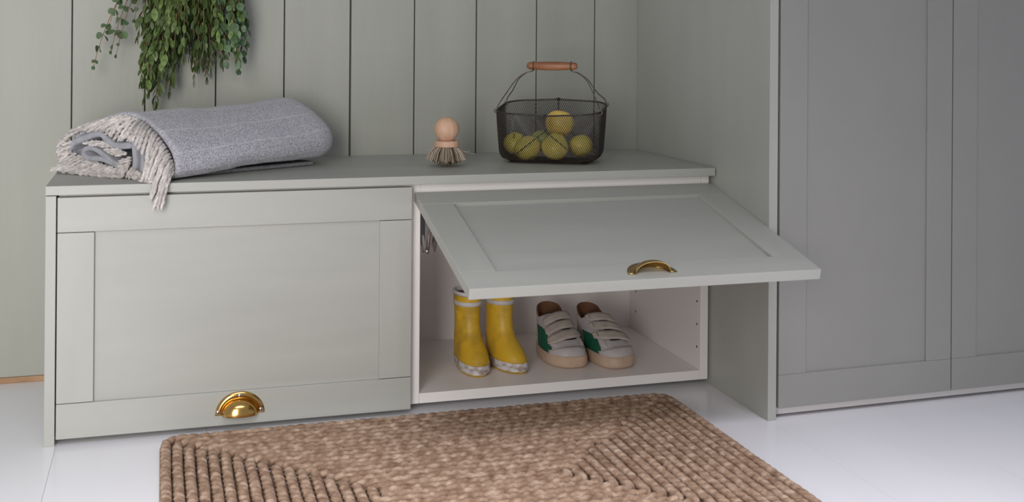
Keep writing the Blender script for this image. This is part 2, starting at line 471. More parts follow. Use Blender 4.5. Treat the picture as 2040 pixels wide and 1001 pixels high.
# ------------------------------------------------------------------ cleaning brush
br = empty('brush', (.7668, .1640, TZ))
tag(br, 'round wooden pot brush with beige and brown bristles standing on the bench top', 'brush')
b = MB(); prof = [(.0262 * math.sin(a), .0768 - .0262 * math.cos(a)) for a in [PI * k / 22 for k in range(0, 23)]]
prof = [(.0150, .0532)] + [q for q in prof if q[1] > .0555] ; prof[-1] = (.0004, prof[-1][1])
b.lathe(prof, 32); b.build('knob', m_beech, br, smooth=True)
b = MB(); b.lathe([(.0245, .0402), (.0262, .0412), (.0264, .0440), (.0264, .0510), (.0250, .0528), (.0150, .0532)], 32); b.build('collar', m_beech, br, smooth=False, bevel=0)
b = MB(); rb = random.Random(2)
for k in range(640):
    r0 = .0235 * math.sqrt(rb.random()); an = rb.random() * 2 * PI
    spread = 1.82 + rb.uniform(-.07, .09)
    ln = .0405 * (1 + .05 * rb.uniform(-1, 1)); rr = r0 * spread
    zb = .0015 + .0125 * (r0 / .0235) ** 2.2 + rb.uniform(0, .003)
    a2 = an + rb.uniform(-.05, .05)
    p0 = (r0 * math.cos(an), r0 * math.sin(an), .0415); p2 = (rr * math.cos(a2), rr * math.sin(a2), zb)
    pm = ((p0[0]*.45 + p2[0]*.55) * 1.02, (p0[1]*.45 + p2[1]*.55) * 1.02, (p0[2] + p2[2]) / 2 + .002)
    b.tube([p0, pm, p2], .00068, 3, rb.choice((0, 0, 1, 1, 2)))
for q in ((.052, .002, .030), (.060, -.004, .024)):
    b.tube(bez((.020, 0, .040), (.03, 0, .032), (.04, 0, .026), q, 5), .0003, 3)
tag(b.build('bristles', [m_brc, m_brb, m_brd], br), kind='stuff')

# ------------------------------------------------------------------ wire basket
BYAW = -R(29.5)
bk = empty('basket', (1.0120, .201, TZ), BYAW)
tag(bk, 'dark wire mesh basket with wooden handle holding apples on the bench top', 'basket')
HXB, HYB, RCB = .1145, .0800, .042
def rrect(s, hx, hy, rc):
    """point on rounded rectangle for s in 0..1, counter-clockwise from front middle"""
    per = 4*(hx-rc) + 4*(hy-rc) + 2*PI*rc; d = (s % 1) * per
    path = [('l', 0, -hy, 1, 0, hx-rc), ('a', hx-rc, -(hy-rc), -90), ('l', hx, -(hy-rc), 0, 1, 2*(hy-rc)), ('a', hx-rc, hy-rc, 0),
            ('l', hx-rc, hy, -1, 0, 2*(hx-rc)), ('a', -(hx-rc), hy-rc, 90), ('l', -hx, hy-rc, 0, -1, 2*(hy-rc)), ('a', -(hx-rc), -(hy-rc), 180), ('l', -(hx-rc), -hy, 1, 0, hx-rc)]
    for q in path:
        L = q[5] if q[0] == 'l' else PI/2*rc
        if d <= L + 1e-9:
            if q[0] == 'l': return q[1] + q[3]*d, q[2] + q[4]*d
            a = R(q[3]) + d / rc; return q[1] + rc*math.cos(a), q[2] + rc*math.sin(a)
        d -= L
    return 0, -hy
def rimz(x, y): return .1180 + .009 * (y / HYB) - .005 * (1 - abs(x / HXB)) * (1 if y < 0 else -1.0)
def bwall(s, v):
    """v 0 = bottom edge, 1 = rim"""
    k = 1 - .070 * (1 - v) ** 1.3
    e = 0
    if v < .2: e = .020 * (1 - math.sqrt(max(0, 1 - ((.2 - v) / .2) ** 2)))
    x, y = rrect(s, HXB * k - e, HYB * k - e, RCB * k)
    xr, yr = rrect(s, HXB, HYB, RCB)
    z = .0022 + (rimz(xr, yr) - .0022) * v
    return Vector((x, y, z))
b = MB(); NW = 150
for fam in (1, -1):
    for i in range(NW):
        s0 = i / NW; pts = []
        for j in range(15):
            v = j / 14; pts.append(bwall(s0 + fam * v * .098, v))
        b.tube(pts, .00050, 4, cap=False)
# mesh of the bottom
for fam in (1, -1):
    for i in range(-40, 41):
        c0 = i * .0052; seg = []
        for t in range(-60, 61):
            x = t * .0026; y = fam * x * 1.1 + c0
            hx, hy = HXB*.915 - .022, HYB*.915 - .022
            if abs(x) < hx + .004 and abs(y) < hy + .004: seg.append((x, y, .0022))
        if len(seg) > 2: b.tube([seg[0], seg[-1]], .0005, 3, cap=False)
tag(b.build('wire_mesh', m_wire, bk), kind='stuff')
b = MB(); b.tube([bwall(k / 96, 1) for k in range(96)], .0019, 8, closed=True, cap=False); b.build('rim', m_wire, bk, smooth=True)
b = MB(); b.tube([bwall(k / 96, .0) + Vector((0, 0, .0006)) for k in range(96)], .0014, 6, closed=True, cap=False); b.build('base_ring', m_wire, bk, smooth=True)
# folded seams: a twist from the rim middle that splits towards the bottom corners
for sgn, sm in ((1, 0.0), (-1, 0.5)):
    pts = [bwall(sm + .0025 * math.sin(v * 26), 1 - v * .34) for v in [k / 12 for k in range(13)]]
    pts2 = [bwall(sm - .0025 * math.sin(v * 26), 1 - v * .34) for v in [k / 12 for k in range(13)]]
    b = MB(); b.tube(pts, .0011, 5); b.tube(pts2, .0011, 5)
    for s in (1, -1):
        b.tube([bwall(sm + s * (.002 + .122 * t), .66 - .64 * t) * 1.004 for t in [k / 14 for k in range(15)]], .0012, 5)
    b.build('seam_wire', m_wire, bk, smooth=True)
    # wire binding on the rim
    b = MB(); c0 = bwall(sm, 1)
    b.tube([c0 + Vector((.0035*math.sin(t*.35), .0032*math.cos(t*1.6), .0032*math.sin(t*1.6))) for t in range(24)], .0008, 5)
    b.build('binding', m_wire, bk, smooth=True)
# handle grip and the four bail wires
ZH = .2085
b = MB(); gp = []
for x, r in ((-.0565, .0035), (-.0560, .0052), (-.0520, .0078), (-.0470, .0090), (-.0440, .0078), (-.0400, .0078), (-.0370, .0086), (-.015, .0098), (.012, .0098), (.036, .0086), (.0395, .0076), (.0430, .0076), (.0450, .0088), (.0500, .0078), (.0545, .0060), (.0550, .0035)):
    gp.append([(x, r*math.cos(a), ZH + r*math.sin(a)) for a in [2*PI*k/14 for k in range(14)]])
b.loft(gp); b.build('grip', m_handlewood, bk, smooth=True, fix=True)
for sx in (-1, 1):
    for sy in (-1, 1):
        b = MB()
        gx = .0415 * sx
        e = Vector((sx * (HXB - .006), sy * (HYB - .030), .118 + sy * .006))
        loop = [(gx + .0012*sy, .0092*math.cos(a), ZH + .0092*math.sin(a)) for a in [R(90 - sy*90*0 + t*30) for t in range(0, 8)]]
        pts = catmull([(gx, .0015*sy, ZH + .0096), (gx, .0092*sy, ZH), (gx + sx*.002, .003*sy, ZH - .0110), (gx + sx*.016, sy*.004, ZH - .0150), (gx + sx*.036, sy*.012, ZH - .030),
                       (sx*.094, sy*.026, ZH - .056), (e.x + sx*.002, e.y*.92, e.z + .010), (e.x + sx*.003, e.y, e.z - .004), (e.x + sx*.009, e.y, e.z - .002), (e.x + sx*.007, e.y, e.z + .004)], 5)
        b.tube(pts, .0012, 6); b.build('bail_wire', m_wirel, bk, smooth=True)

# apples resting in the basket
def apple_mesh(name, pear=0, mts=(None,)):
    n, mm = 24, 16; V = []; Fc = []
    for i in range(mm + 1):
        t = PI * i / mm
        r = math.sin(t) * (1 + .06 * math.cos(t)) - pear * .30 * math.sin(t) * max(0, math.cos(t)) ** 1.2
        z = math.cos(t) * .92 * (1 + pear * .25 * max(0, math.cos(t)))
        dip = math.exp(-(t / .28) ** 2) * .24 + math.exp(-((PI - t) / .25) ** 2) * -.12
        z -= dip
        for k in range(n):
            an = 2*PI*k/n; q = 1 + .022 * math.cos(5 * an) * math.sin(t)
            V.append((r*q*math.cos(an), r*q*math.sin(an), z))
    for i in range(mm):
        for k in range(n): Fc.append((i*n+k, (i+1)*n+k, (i+1)*n+(k+1) % n, i*n+(k+1) % n))
    me = bpy.data.meshes.new(name); me.from_pydata(V, [], Fc); me.polygons.foreach_set('use_smooth', [True]*len(Fc)); return me
bkM = Matrix.Translation((1.0120, .201, TZ)) @ Matrix.Rotation(BYAW, 4, 'Z')
stem_me = None
def apple(px, py, ly, rad, mt, label, tilt, pear=0):
    # centre on the sight line where it crosses the basket plane local y = ly
    o = bkM.inverted() @ CAM; d = (bkM.inverted().to_3x3()) @ ray(px, py)
    c = bkM @ (o + d * ((ly - o.y) / d.y))
    me = apple_mesh('apple', pear); me.materials.append(mt)
    for v in me.vertices: v.co *= rad
    a = bpy.data.objects.new('apple', me); col.objects.link(a); a.location = c; a.rotation_euler = tilt
    b = MB(); b.tube([(0, 0, rad*.62), (.001, 0, rad*.80), (.003, .001, rad*1.02)], lambda t: .0011 + .0006*t, 6)
    b.build('stem', m_stem, a, smooth=True)
    tag(a, label, 'apple', 'apples in the wire basket')
    return a
apple(1026, 286, .006, .0252, m_apple, 'green yellow apple at the far left inside the wire basket', (.5, -.4, 0))
apple(1051, 296, -.038, .0292, m_apple, 'large green yellow apple at front left of the basket under the left seam', (-.5, .3, 1))
apple(1080, 281, .036, .0258, m_appleg, 'pale green apple half hidden at the back middle of the basket', (.3, .2, 2))
apple(1106, 294, -.037, .0300, m_apple, 'yellow apple at front right under the topmost golden one', (.15, .12, .4), pear=1)
apple(1157, 291, .008, .0262, m_apple, 'dull yellow apple behind mesh at the right end of the basket', (-.3, .4, 1.1))
apple(1115, 246, .006, .0320, m_appley, 'golden apple topmost of the pile with its stem dimple showing', (-.12, .22, .2))

# ------------------------------------------------------------------ slice-built footwear
def outline(yb, yf, hw, z, n=40, toe=2.3, heel=2.2, waist=.10, ball=.0, skew=0):
    """horizontal outline of a foot: k=0 is the toe tip (+y), goes clockwise to +x"""
    mid, hl = (yb + yf) / 2, (yf - yb) / 2; P = []
    for k in range(n):
        a = 2*PI*k/n; c, s = math.cos(a), math.sin(a)
        e = toe if c > 0 else heel
        yy = (abs(c) ** (2/e)) * (1 if c > 0 else -1); xs = (abs(s) ** (2/e)) * (1 if s >= 0 else -1)
        t = yy
        wf = 1 - waist * (.5 - .5*math.tanh((t + .05) * 2.2)) 
        P.append((xs * hw * wf + skew * max(0, t) ** 2, mid + hl*yy, z))
    return P
def interp(tab, z):
    if z <= tab[0][0]: return tab[0][1:]
    for a, b_ in zip(tab, tab[1:]):
        if z <= b_[0]:
            t = (z - a[0]) / (b_[0] - a[0]); return tuple(p + (q - p)*t for p, q in zip(a[1:], b_[1:]))
    return tab[-1][1:]

def boot(loc, rz, label, name='rubber_boot', mirror=1):
    r = empty(name, loc, rz); tag(r, label, 'boot', 'yellow rubber boots in the cabinet')
    #       z     back   front   halfwidth
    T = [(0.0, -.046, .096, .0300), (.004, -.0475, .1000, .0318), (.022, -.0470, .0985, .0322), (.0225, -.0462, .0965, .0310), (.031, -.0460, .0930, .0308),
         (.038, -.0455, .0870, .0300), (.045, -.0450, .0780, .0290), (.052, -.0445, .0665, .0280), (.060, -.0435, .0540, .0268), (.070, -.0420, .0440, .0256),
         (.082, -.0410, .0375, .0250), (.100, -.0400, .0340, .0250), (.120, -.0400, .0335, .0258), (.135, -.0405, .0345, .0272), (.160, -.0410, .0350, .0286)]
    def ring(z, off=0, sk=1):
        yb, yf, hw = interp(T, z)
        lo = max(0, 1 - z / .06)
        return outline(yb - off, yf + off, hw + off, z, toe=2.1 + .25*lo, waist=.14*lo, skew=.005*mirror*lo)
    def span(zs, off=0): return [ring(z, off) for z in zs]
    b = MB(); b.loft(span([0, .0015, .0035, .0055], -.0008)); b.build('tread', m_rubberd, r, smooth=True, fix=True)
    b = MB(); b.loft(span([.0045, .006, .013, .0215, .0223], 0)); b.build('sole_band', m_dirty, r, smooth=True, fix=True)
    zs = [.022 + (.157 - .022) * (k / 34) for k in range(35)]
    outer = span(zs); inner = [ring(z, -.0028) for z in reversed(zs[4:])]
    b = MB(); b.loft(outer, cap1=False)
    b.build('upper', m_rubberd if mirror > 0 else m_rubber, r, smooth=True)
    b = MB(); b.loft([ring(.1575, -.0005)] + [ring(.1575, -.0028)] + inner, cap0=False); b.build('lining', m_bootin, r, smooth=True)
    b = MB(); b.loft([ring(z, o) for z, o in ((.1515, .0002), (.1510, .0014), (.1570, .0018), (.1595, .0002), (.159, -.0032), (.151, -.0034))], cap0=False, cap1=False)
    b.build('top_trim', m_rubtrim, r, smooth=True)
    b = MB(); b.loft([ring(z, o) for z, o in ((.1295, .0002), (.1300, .0014), (.1385, .0014), (.1390, .0002))], cap0=False, cap1=False); b.build('trim_band', m_rubtrim, r, smooth=True)
    # pull strap with buckle on the outer side
    b = MB(); sx = mirror
    def sp(a, z, off): 
        R_ = ring(z, off); k = a / (2*PI) * 40 % 40; i = int(k); t = k - i; p, q = Vector(R_[i]), Vector(R_[(i+1) % 40]); return p.lerp(q, t)
    a0 = PI/2 * .80
    for da0, da1, z0, z1, off in ((-.32, .10, .113, .120, .0020), (-.12, .02, .101, .115, .0030)):
        V = []
        for zz in (z0, z1):
            for k in range(6):
                V.append(sp(a0 + da0 + (da1 - da0)*k/5, zz, off))
        for zz in (z0, z1):
            for k in range(6): V.append(sp(a0 + da0 + (da1 - da0)*k/5, zz, 0))
        Fc = [(k, k+1, 6+k+1, 6+k) for k in range(5)] + [(12+k, 18+k, 18+k+1, 12+k+1) for k in range(5)]
        Fc += [(k, 12+k, 13+k, k+1) for k in range(5)] + [(6+k, 7+k, 19+k, 18+k) for k in range(5)] + [(0, 6, 18, 12), (5, 17, 23, 11)]
        b.add(V, Fc)
    b.build('strap', m_rubber, r, fix=True)
    return r
SZ = .0330
b1 = boot((.8220, .1900, SZ), PI - R(4) + R(8), 'yellow rubber boot nearest the cabinet side with buckle strap near the top', mirror=1)
b2 = boot((.8930, .1880, SZ), PI + R(10), 'yellow rubber boot standing beside the pale sneakers', mirror=-1)

def sneaker(loc, rz, label, side):
    r = empty('sneaker', loc, rz); tag(r, label, 'shoe', 'velcro sneakers in the cabinet')
    TS = [(0, -.060, .094, .0330), (.003, -.064, .1010, .0362), (.010, -.0650, .1030, .0372), (.020, -.0645, .1010, .0366), (.022, -.064, .0995, .0360)]
    TU = [(.016, -.0615, .0985, .0352), (.022, -.0615, .0980, .0352), (.030, -.0615, .0950, .0345), (.036, -.0615, .0885, .0335), (.041, -.061, .0790, .0322), (.046, -.060, .0670, .0308),
          (.052, -.060, .0530, .0294), (.058, -.060, .0405, .0280), (.064, -.0605, .0285, .0268), (.070, -.061, .0170, .0258), (.076, -.0615, .0060, .0250), (.082, -.062, -.0060, .0242), (.090, -.062, -.022, .0225)]
    N = 48
    def ringU(z, off=0):
        yb, yf, hw = interp(TU, z)
        lo = max(0, 1 - (z - .016) / .05)
        return outline(yb - off, yf + off, hw + off, z, n=N, toe=2.8 - .5*(1-lo), waist=.16*lo, skew=-side*.006*lo)
    def P(z, a, off=0):
        """surface point: a = angle from the toe tip, + towards +x"""
        yb, yf, hw = interp(TU, z)
        lo = max(0, 1 - (z - .016) / .05); e = (2.8 - .5*(1-lo))
        c, s = math.cos(a), math.sin(a); ee = e if c > 0 else 2.2
        yy = (abs(c)**(2/ee)) * (1 if c > 0 else -1); xs = (abs(s)**(2/ee)) * (1 if s >= 0 else -1)
        wf = 1 - .16*lo * (.5 - .5*math.tanh((yy + .05)*2.2))
        p = Vector((xs*hw*wf - side*.006*lo*max(0, yy)**2, (yb+yf)/2 + (yf-yb)/2*yy, z))
        if off:
            q = P(min(z + .002, .090), a); w_ = P(z, a + .02); n = (w_ - p).cross(q - p)
            if n.length > 1e-12:
                n.normalize()
                if n.dot(Vector((p.x, (p.y - (yb+yf)/2), .02))) < 0: n = -n
                p = p + n * off
        return p
    def patch(name, mt, fz0, fz1, a0, a1, off, n=14, mz=4, thick=.0015, par=r):
        """strip between z-curves fz0(a), fz1(a) lying off the upper"""
        V = []
        for o_ in (off, off - thick):
            for i in range(n + 1):
                a = a0 + (a1 - a0) * i / n
                for j in range(mz + 1):
                    z = fz0(a) + (fz1(a) - fz0(a)) * j / mz
                    V.append(P(z, a, o_))
        k1 = mz + 1; T0 = (n + 1) * k1; Fc = []
        for i in range(n):
            for j in range(mz):
                Fc.append((i*k1+j, (i+1)*k1+j, (i+1)*k1+j+1, i*k1+j+1)); Fc.append((T0+i*k1+j, T0+i*k1+j+1, T0+(i+1)*k1+j+1, T0+(i+1)*k1+j))
        for i in range(n):
            Fc.append((i*k1, T0+i*k1, T0+(i+1)*k1, (i+1)*k1)); Fc.append((i*k1+mz, (i+1)*k1+mz, T0+(i+1)*k1+mz, T0+i*k1+mz))
        for j in range(mz):
            Fc.append((j, j+1, T0+j+1, T0+j)); Fc.append((n*k1+j, T0+n*k1+j, T0+n*k1+j+1, n*k1+j+1))
        b = MB(); b.add(V, Fc); return b.build(name, mt, par, smooth=True, fix=True)
    # sole
    b = MB(); b.loft([outline(*(interp(TS, z)[:2]), interp(TS, z)[2], z, n=N, toe=2.8, waist=.14, skew=-side*.006) for z in (0, .0012, .003, .007, .0112, .0118, .0125, .017, .0205, .0218)])
    b.build('sole', m_gum, r, smooth=True, fix=True)
    # upper shell, sloping collar
    zs = [.018 + (.0785 - .018)*k/26 for k in range(27)]
    def collar(p, z):
        t = max(0, min(1, (z - .052) / .0265))            # lift the heel, drop the sides near the top
        y = p[1]; dz = t * (.0085 * max(0, (-.040 - y) / .02) - .012 * max(0, 1 - abs((y + .024) / .024)))
        return (p[0], p[1], p[2] + dz)
    out = [[collar(p, z) for p in ringU(z)] for z in zs]
    inn = [[collar(p, z) for p in ringU(z, -.0035)] for z in reversed(zs[6:])]
    b = MB(); b.loft(out, cap1=False); b.build('upper', m_leather, r, smooth=True)
    b = MB(); b.loft([out[-1]] + [[(p[0], p[1], p[2] + .0012) for p in [collar(q, zs[-1]) for q in ringU(zs[-1], -.0018)]]] + inn, cap0=False); b.build('lining', m_brownl, r, smooth=True)
    r.scale = (1.25, 1.14, 1.17)
    patch('heel_patch', m_gold, lambda a: .030, lambda a: .070, PI - .95, PI + .95, .0008)
    g = 1 if side > 0 else -1
    # coloured side panels
    patch('side_panel', m_green, lambda a: .0225, lambda a: .0560 - .020 * max(0, (1.25 - abs(a)))/1.0, g*.92, g*1.75, .0008, thick=.0012)
    patch('side_panel', m_green, lambda a: .0225, lambda a: .0500 - .016 * max(0, (1.25 - abs(a)))/1.0, -g*.98, -g*1.7, .0008, thick=.0012)
    patch('toe_cap', m_leather, lambda a: .0205, lambda a: .0375 - .0095*min(1, abs(a)/1.0)**2, -1.12, 1.12, .0009, n=22, thick=.0012)
    # perforated vamp stitch row
    b = MB()
    for k in range(26):
        a = -.9 + 1.8*k/25; z = .0392 - .0095*min(1, abs(a)/1.0)**2
        c0 = P(z, a, .0006); b.tube([c0 + Vector((-.0007, 0, 0)), c0 + Vector((.0007, 0, .0002))], .0006, 4)
    tag(b.build('stitches', m_suede, r), kind='stuff')
    # tongue hump beneath the straps and the eyestays at both sides
    for s in (1, -1):
        patch('eyestay', m_leather, lambda a: .0345 + .0*a, lambda a: .0745, s*.62, s*.98, .0018, n=5, mz=9, thick=.0018)
    # gaps in the vamp between straps
    for zc in (.0455, .0580, .0690):
        patch('vamp_opening', m_hole, lambda a, zc=zc: zc - .0008, lambda a, zc=zc: zc + .0006, -.42, .30, .0010, n=10, thick=.0008)
    # three velcro straps
    for i, zc in enumerate((.0500, .0620, .0735)):
        hw = .0049
        lo_, hi_ = -1.10*g, 1.02*g
        def zc_f(a, zc=zc):
            return zc - .0075 * (abs(a) / 1.1) ** 1.6 - .0042 * a * g
        def taper(a):
            t = (a*g + 1.10) / 2.12
            return .70 + .30 * min(1, t * 7, (1 - t) * 9)
        patch('strap', m_suede, lambda a, f=zc_f, hw=hw: f(a) - hw*taper(a), lambda a, f=zc_f, hw=hw: min(.0885, f(a) + hw*taper(a)), lo_, hi_, .0044, n=24, thick=.0020)
        # steel keeper ring at the strap fold
        c0 = P(zc_f(-.80*g) - .001, -.80*g, .0050); c1 = P(zc_f(-.80*g) + .0025, -.80*g, .0050)
        b = MB(); b.tube([c0 + Vector((0, .002, -.003)), c0, c1, c1 + Vector((0, -.0015, -.001))], .0009, 5); b.build('keeper_ring', m_steel, r, smooth=True)
    return r
s1 = sneaker((1.0275, .2120, SZ), PI - R(1), 'grey velcro sneaker with green side, standing beside the yellow boots', 1)
s2 = sneaker((1.1190, .1830, SZ), PI + R(9), 'grey velcro sneaker nearest the cabinet right side with strap gaps open', -1)

# ------------------------------------------------------------------ folded wool throw
F0 = Vector((.216, .025)); B0 = Vector((0, .250))
F1 = Vector((.548, .245)); B1 = Vector((.440, .395))
EN = Vector((-.72138732, -.69253183))
WB = (B0 - F0).length
th = empty('blanket', (.27, .2, TZ))
tag(th, 'folded light grey wool blanket with pale twisted fringe lying on the bench top', 'blanket')
LOC = Vector((.27, .2, TZ))
SEC = [(.02, .006), (-.015, .020), (-.012, .038), (.020, .058), (.105, .082), (.215, .103), (.37, .117), (.55, .109), (.70, .093), (.83, .069), (.90, .044), (.89, .020), (.78, .005), (.50, .002), (.20, .002)]
sec = catmull([(a, b_, 0) for a, b_ in SEC + SEC[:1]], 6)[:-1]
SEC2 = [(.02, .016), (-.035, .034), (-.03, .060), (.06, .088), (.18, .108), (.34, .126), (.52, .139), (.68, .134), (.84, .108), (.96, .070), (1.0, .040), (.97, .016), (.80, .006), (.50, .006), (.22, .008)]
sec2 = catmull([(a, b_, 0) for a, b_ in SEC2 + SEC2[:1]], 6)[:-1]
b = MB(); rings = []; NU = 40; uvv = []
for i in range(NU + 1):
    u = i / NU
    ue = u
    F = F0.lerp(F1, ue); Bk = B0.lerp(B1, ue)
    shrink = 0
    if u > .86: q = (u - .86) / .14; shrink = 1 - math.sqrt(max(0, 1 - q*q)) 
    rg = []
    for k in range(len(sec)):
        s = sec[k].lerp(sec2[k], u ** .8)
        a, z = s.x, s.y
        a = .5 + (a - .5) * (1 - .30*shrink); z = .050 + (z - .050) * (1 - .55*shrink)
        # dip in the middle of the length, soft wrinkles
        z -= .008 * math.sin(PI * u) * (z / .1)
        z += .0095 * min(1, max(0, (u - .06) / .35)) ** 1.5 * max(0, 1 - z / .08)
        p = F + (Bk - F) * a
        nz_ = noise.noise(Vector((u * 5, k / len(sec) * 7, 3))) * .0035 + .0016*noise.noise(Vector((u*14, k*.35, 9)))
        if z > .01: z += nz_
        rg.append(Vector((p.x, p.y, TZ + z + .0015)) - LOC)
    rings.append(rg)
b.loft(rings, cap0=False)
body = b.build('outer_layer', m_wool, th, smooth=True)
me = body.data; uvl = me.uv_layers.new(name='UVMap'); ns = len(sec)
for poly in me.polygons:
    for li in poly.loop_indices:
        vi = me.loops[li].vertex_index; k = vi % ns; u = (vi // ns) / NU
        if len(poly.vertices) == 4 and k == 0 and any(me.loops[q].vertex_index % ns == ns - 1 for q in poly.loop_indices): k = ns
        uvl.data[li].uv = (u, k / ns * 9.2)
sm = body.modifiers.new('thickness', 'SOLIDIFY'); sm.thickness = .008; sm.offset = 0

def endp(px, py, off=0.0):
    """where a sight line meets the vertical plane of the folded end, moved out by off"""
    d = ray(px, py); f0 = Vector((F0.x, F0.y)) + EN * off
    k = (EN.dot(f0 - Vector((CAM.x, CAM.y)))) / EN.dot(Vector((d.x, d.y)))
    return CAM + d * k
# inner folds of the cloth, seen end-on: thick bands that run back into the roll
def zz(x, y): return (80 + x / 4.17, 200 + y / 4.17)
def band(pts, halfw, off, depth, name='inner_fold', mt=m_roll):
    C_ = catmull([endp(*zz(*q), off) for q in pts], 4)
    C_ = [Vector((p.x, p.y, max(p.z, TZ + halfw + .001))) for p in C_]
    n = len(C_); t3 = Vector((-EN.y, EN.x, 0)); up = Vector((0, 0, 1)); N3 = Vector((EN.x, EN.y, 0))
    rings = []
    sect = []
    for i in range(n):                # offset curve both sides in the end plane
        t = (C_[min(i+1, n-1)] - C_[max(i-1, 0)]); a, b_ = t.dot(t3), t.z; l = math.hypot(a, b_) or 1
        sect.append((t3 * (-b_/l) + up * (a/l)))
    def shell(w, back):
        pl = [C_[i] + sect[i]*w - N3*back for i in range(n)]
        mi = [C_[i] - sect[i]*w - N3*back for i in range(n)]
        e = (C_[-1] - C_[-2]).normalized()*w; s = (C_[0] - C_[1]).normalized()*w
        return pl + [C_[-1] + e - N3*back] + mi[::-1] + [C_[0] + s - N3*back]
    prof = [(.02, 0.), (.45, -.0), (.75, .0008), (.92, .0025), (1, .006), (1.0, depth)]
    rings = [[p - LOC for p in shell(halfw*f, bk_)] for f, bk_ in prof]
    b = MB(); b.loft(rings, cap1=False); return b.build(name, mt, th, smooth=True, fix=True)
band([(225, 405), (270, 350), (340, 325), (430, 285), (500, 280), (545, 330), (620, 378), (735, 375)], .0068, .006, .16)
band([(765, 330), (775, 430), (780, 520), (765, 590)], .0056, .012, .16)
band([(815, 290), (838, 400), (845, 500), (830, 600), (780, 622), (715, 600), (640, 555)], .0048, .006, .16)
band([(700, 560), (600, 520), (520, 455), (430, 400), (362, 410), (352, 455), (400, 485), (500, 490), (600, 530), (660, 560)], .0052, .008, .16)
band([(260, 430), (330, 500), (420, 560), (520, 600), (600, 640)], .0050, -.004, .12)
# lower layer of cloth beneath the roll
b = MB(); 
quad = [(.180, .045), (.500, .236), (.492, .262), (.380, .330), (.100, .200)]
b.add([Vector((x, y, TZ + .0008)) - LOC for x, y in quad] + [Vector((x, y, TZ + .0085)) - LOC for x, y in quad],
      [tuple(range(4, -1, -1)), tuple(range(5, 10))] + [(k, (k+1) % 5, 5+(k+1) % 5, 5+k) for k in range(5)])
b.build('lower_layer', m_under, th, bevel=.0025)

# twisted fringe
rf = random.Random(11)
def cord(path, r=.0026):
    b = MB(); L = sum((Vector(path[i+1]) - Vector(path[i])).length for i in range(len(path)-1))
    tw = L / .0110 * PI; ph = rf.random()*6
    pts = [Vector(p) - LOC for p in path]
    b.tube(pts, lambda t: r * (.75 + .25*min(1, t*8)) * (1 if t < .9 else 1 - (t-.9)*6), 7,
           ell=lambda t, a: 1 + .38*math.cos(2*(a - tw*t - ph)))
    return b.build('fringe_strand', m_cord, th, smooth=True)
def lerpt(tab, s):
    n = len(tab) - 1; k = min(n - 1, int(s*n)); t = s*n - k; a, b_ = tab[k], tab[k+1]
    return [p + (q - p)*t for p, q in zip(a, b_)]
def frow(roots, tips, n, off0, off1, jit=3, sag=.25, r=.0036, zmin=TZ + .0036, zfree=False):
    n = round(n * .80)
    for i in range(n):
        s = (i + .7*rf.random()) / n
        a = lerpt(roots, s); c = lerpt(tips, s)
        c = [c[0] + rf.uniform(-jit, jit), c[1] + rf.uniform(-jit, jit)]
        o1 = off1 + rf.uniform(-.004, .004)
        P0 = endp(*a, off0); P3 = endp(*c, o1)
        m1 = endp(a[0] + (c[0]-a[0])*.32 + rf.uniform(-2, 2), a[1] + (c[1]-a[1])*(.32 - sag*.45), off0 + (o1-off0)*.55)
        m2 = endp(a[0] + (c[0]-a[0])*.72 + rf.uniform(-2, 2), a[1] + (c[1]-a[1])*(.72 - sag*.25), off0 + (o1-off0)*.85)
        pts = bez(P0, m1, m2, P3, 13)
        q = []
        for p in pts:
            if p.y > -.0040 and p.x > -.002: p.z = max(p.z, zmin)
            elif p.x > -.002 and p.z < TZ + .002: p.y = min(p.y, -.0045)
            q.append(p)
        cord(q, r)
# along the edge of the outer cloth, over the crest and down the front corner
EDGE = [(142, 268), (160, 259), (180, 250), (200, 241), (220, 235), (240, 230), (262, 230), (280, 238)]
frow(EDGE, [(111, 306), (115, 290), (124, 274), (142, 263), (164, 262), (184, 262), (206, 264), (226, 272)], 24, -.004, .010, 3, .35)
frow([(225, 233), (245, 231), (265, 233), (285, 244), (298, 253)], [(196, 260), (214, 270), (230, 280), (246, 280), (264, 286)], 13, .000, .014, 3, .3)
FR = [(275, 238), (292, 249), (306, 262), (318, 275), (328, 290), (336, 303), (342, 318), (346, 333), (347, 346)]
frow(FR, [(250, 270), (268, 288), (288, 318), (290, 345), (288, 372), (296, 392), (306, 404), (316, 420), (318, 424)], 24, -.001, .050, 4, .75, zfree=True)
frow([(306, 268), (322, 288), (334, 308), (342, 330), (346, 348)], [(290, 348), (282, 366), (272, 384), (286, 404), (308, 424)], 13, .003, .052, 5, .7, zfree=True)
# between the folds
frow([(185, 282), (205, 282), (225, 290), (245, 302), (258, 308)], [(160, 284), (176, 288), (196, 292), (214, 304), (236, 314)], 12, .002, .010, 2, .2, .0030)
frow([(262, 312), (262, 322), (256, 332), (258, 340)], [(236, 318), (234, 328), (232, 338), (240, 348)], 8, .006, .014, 2, .1, .0030)
# left edge and the spread of strands lying on the bench
frow([(150, 282), (140, 298), (138, 310), (150, 318)], [(124, 290), (112, 306), (116, 320), (126, 330)], 9, .000, .012, 3, .2)
frow([(140, 300), (165, 312), (190, 322), (215, 330), (235, 338)], [(112, 325), (130, 332), (150, 338), (178, 345), (200, 352)], 20, .000, .016, 4, .2)
frow([(150, 312), (180, 322), (210, 330), (240, 338), (262, 344)], [(108, 338), (138, 345), (168, 350), (200, 356), (232, 360)], 20, .006, .026, 4, .2)
frow([(130, 322), (160, 330), (190, 336), (220, 342), (255, 348)], [(98, 340), (122, 345), (155, 351), (190, 358), (215, 364)], 20, .010, .032, 4, .1)
frow([(255, 330), (270, 338), (280, 344), (290, 350)], [(238, 358), (256, 364), (266, 374), (272, 388)], 9, .010, .024, 3, .2)

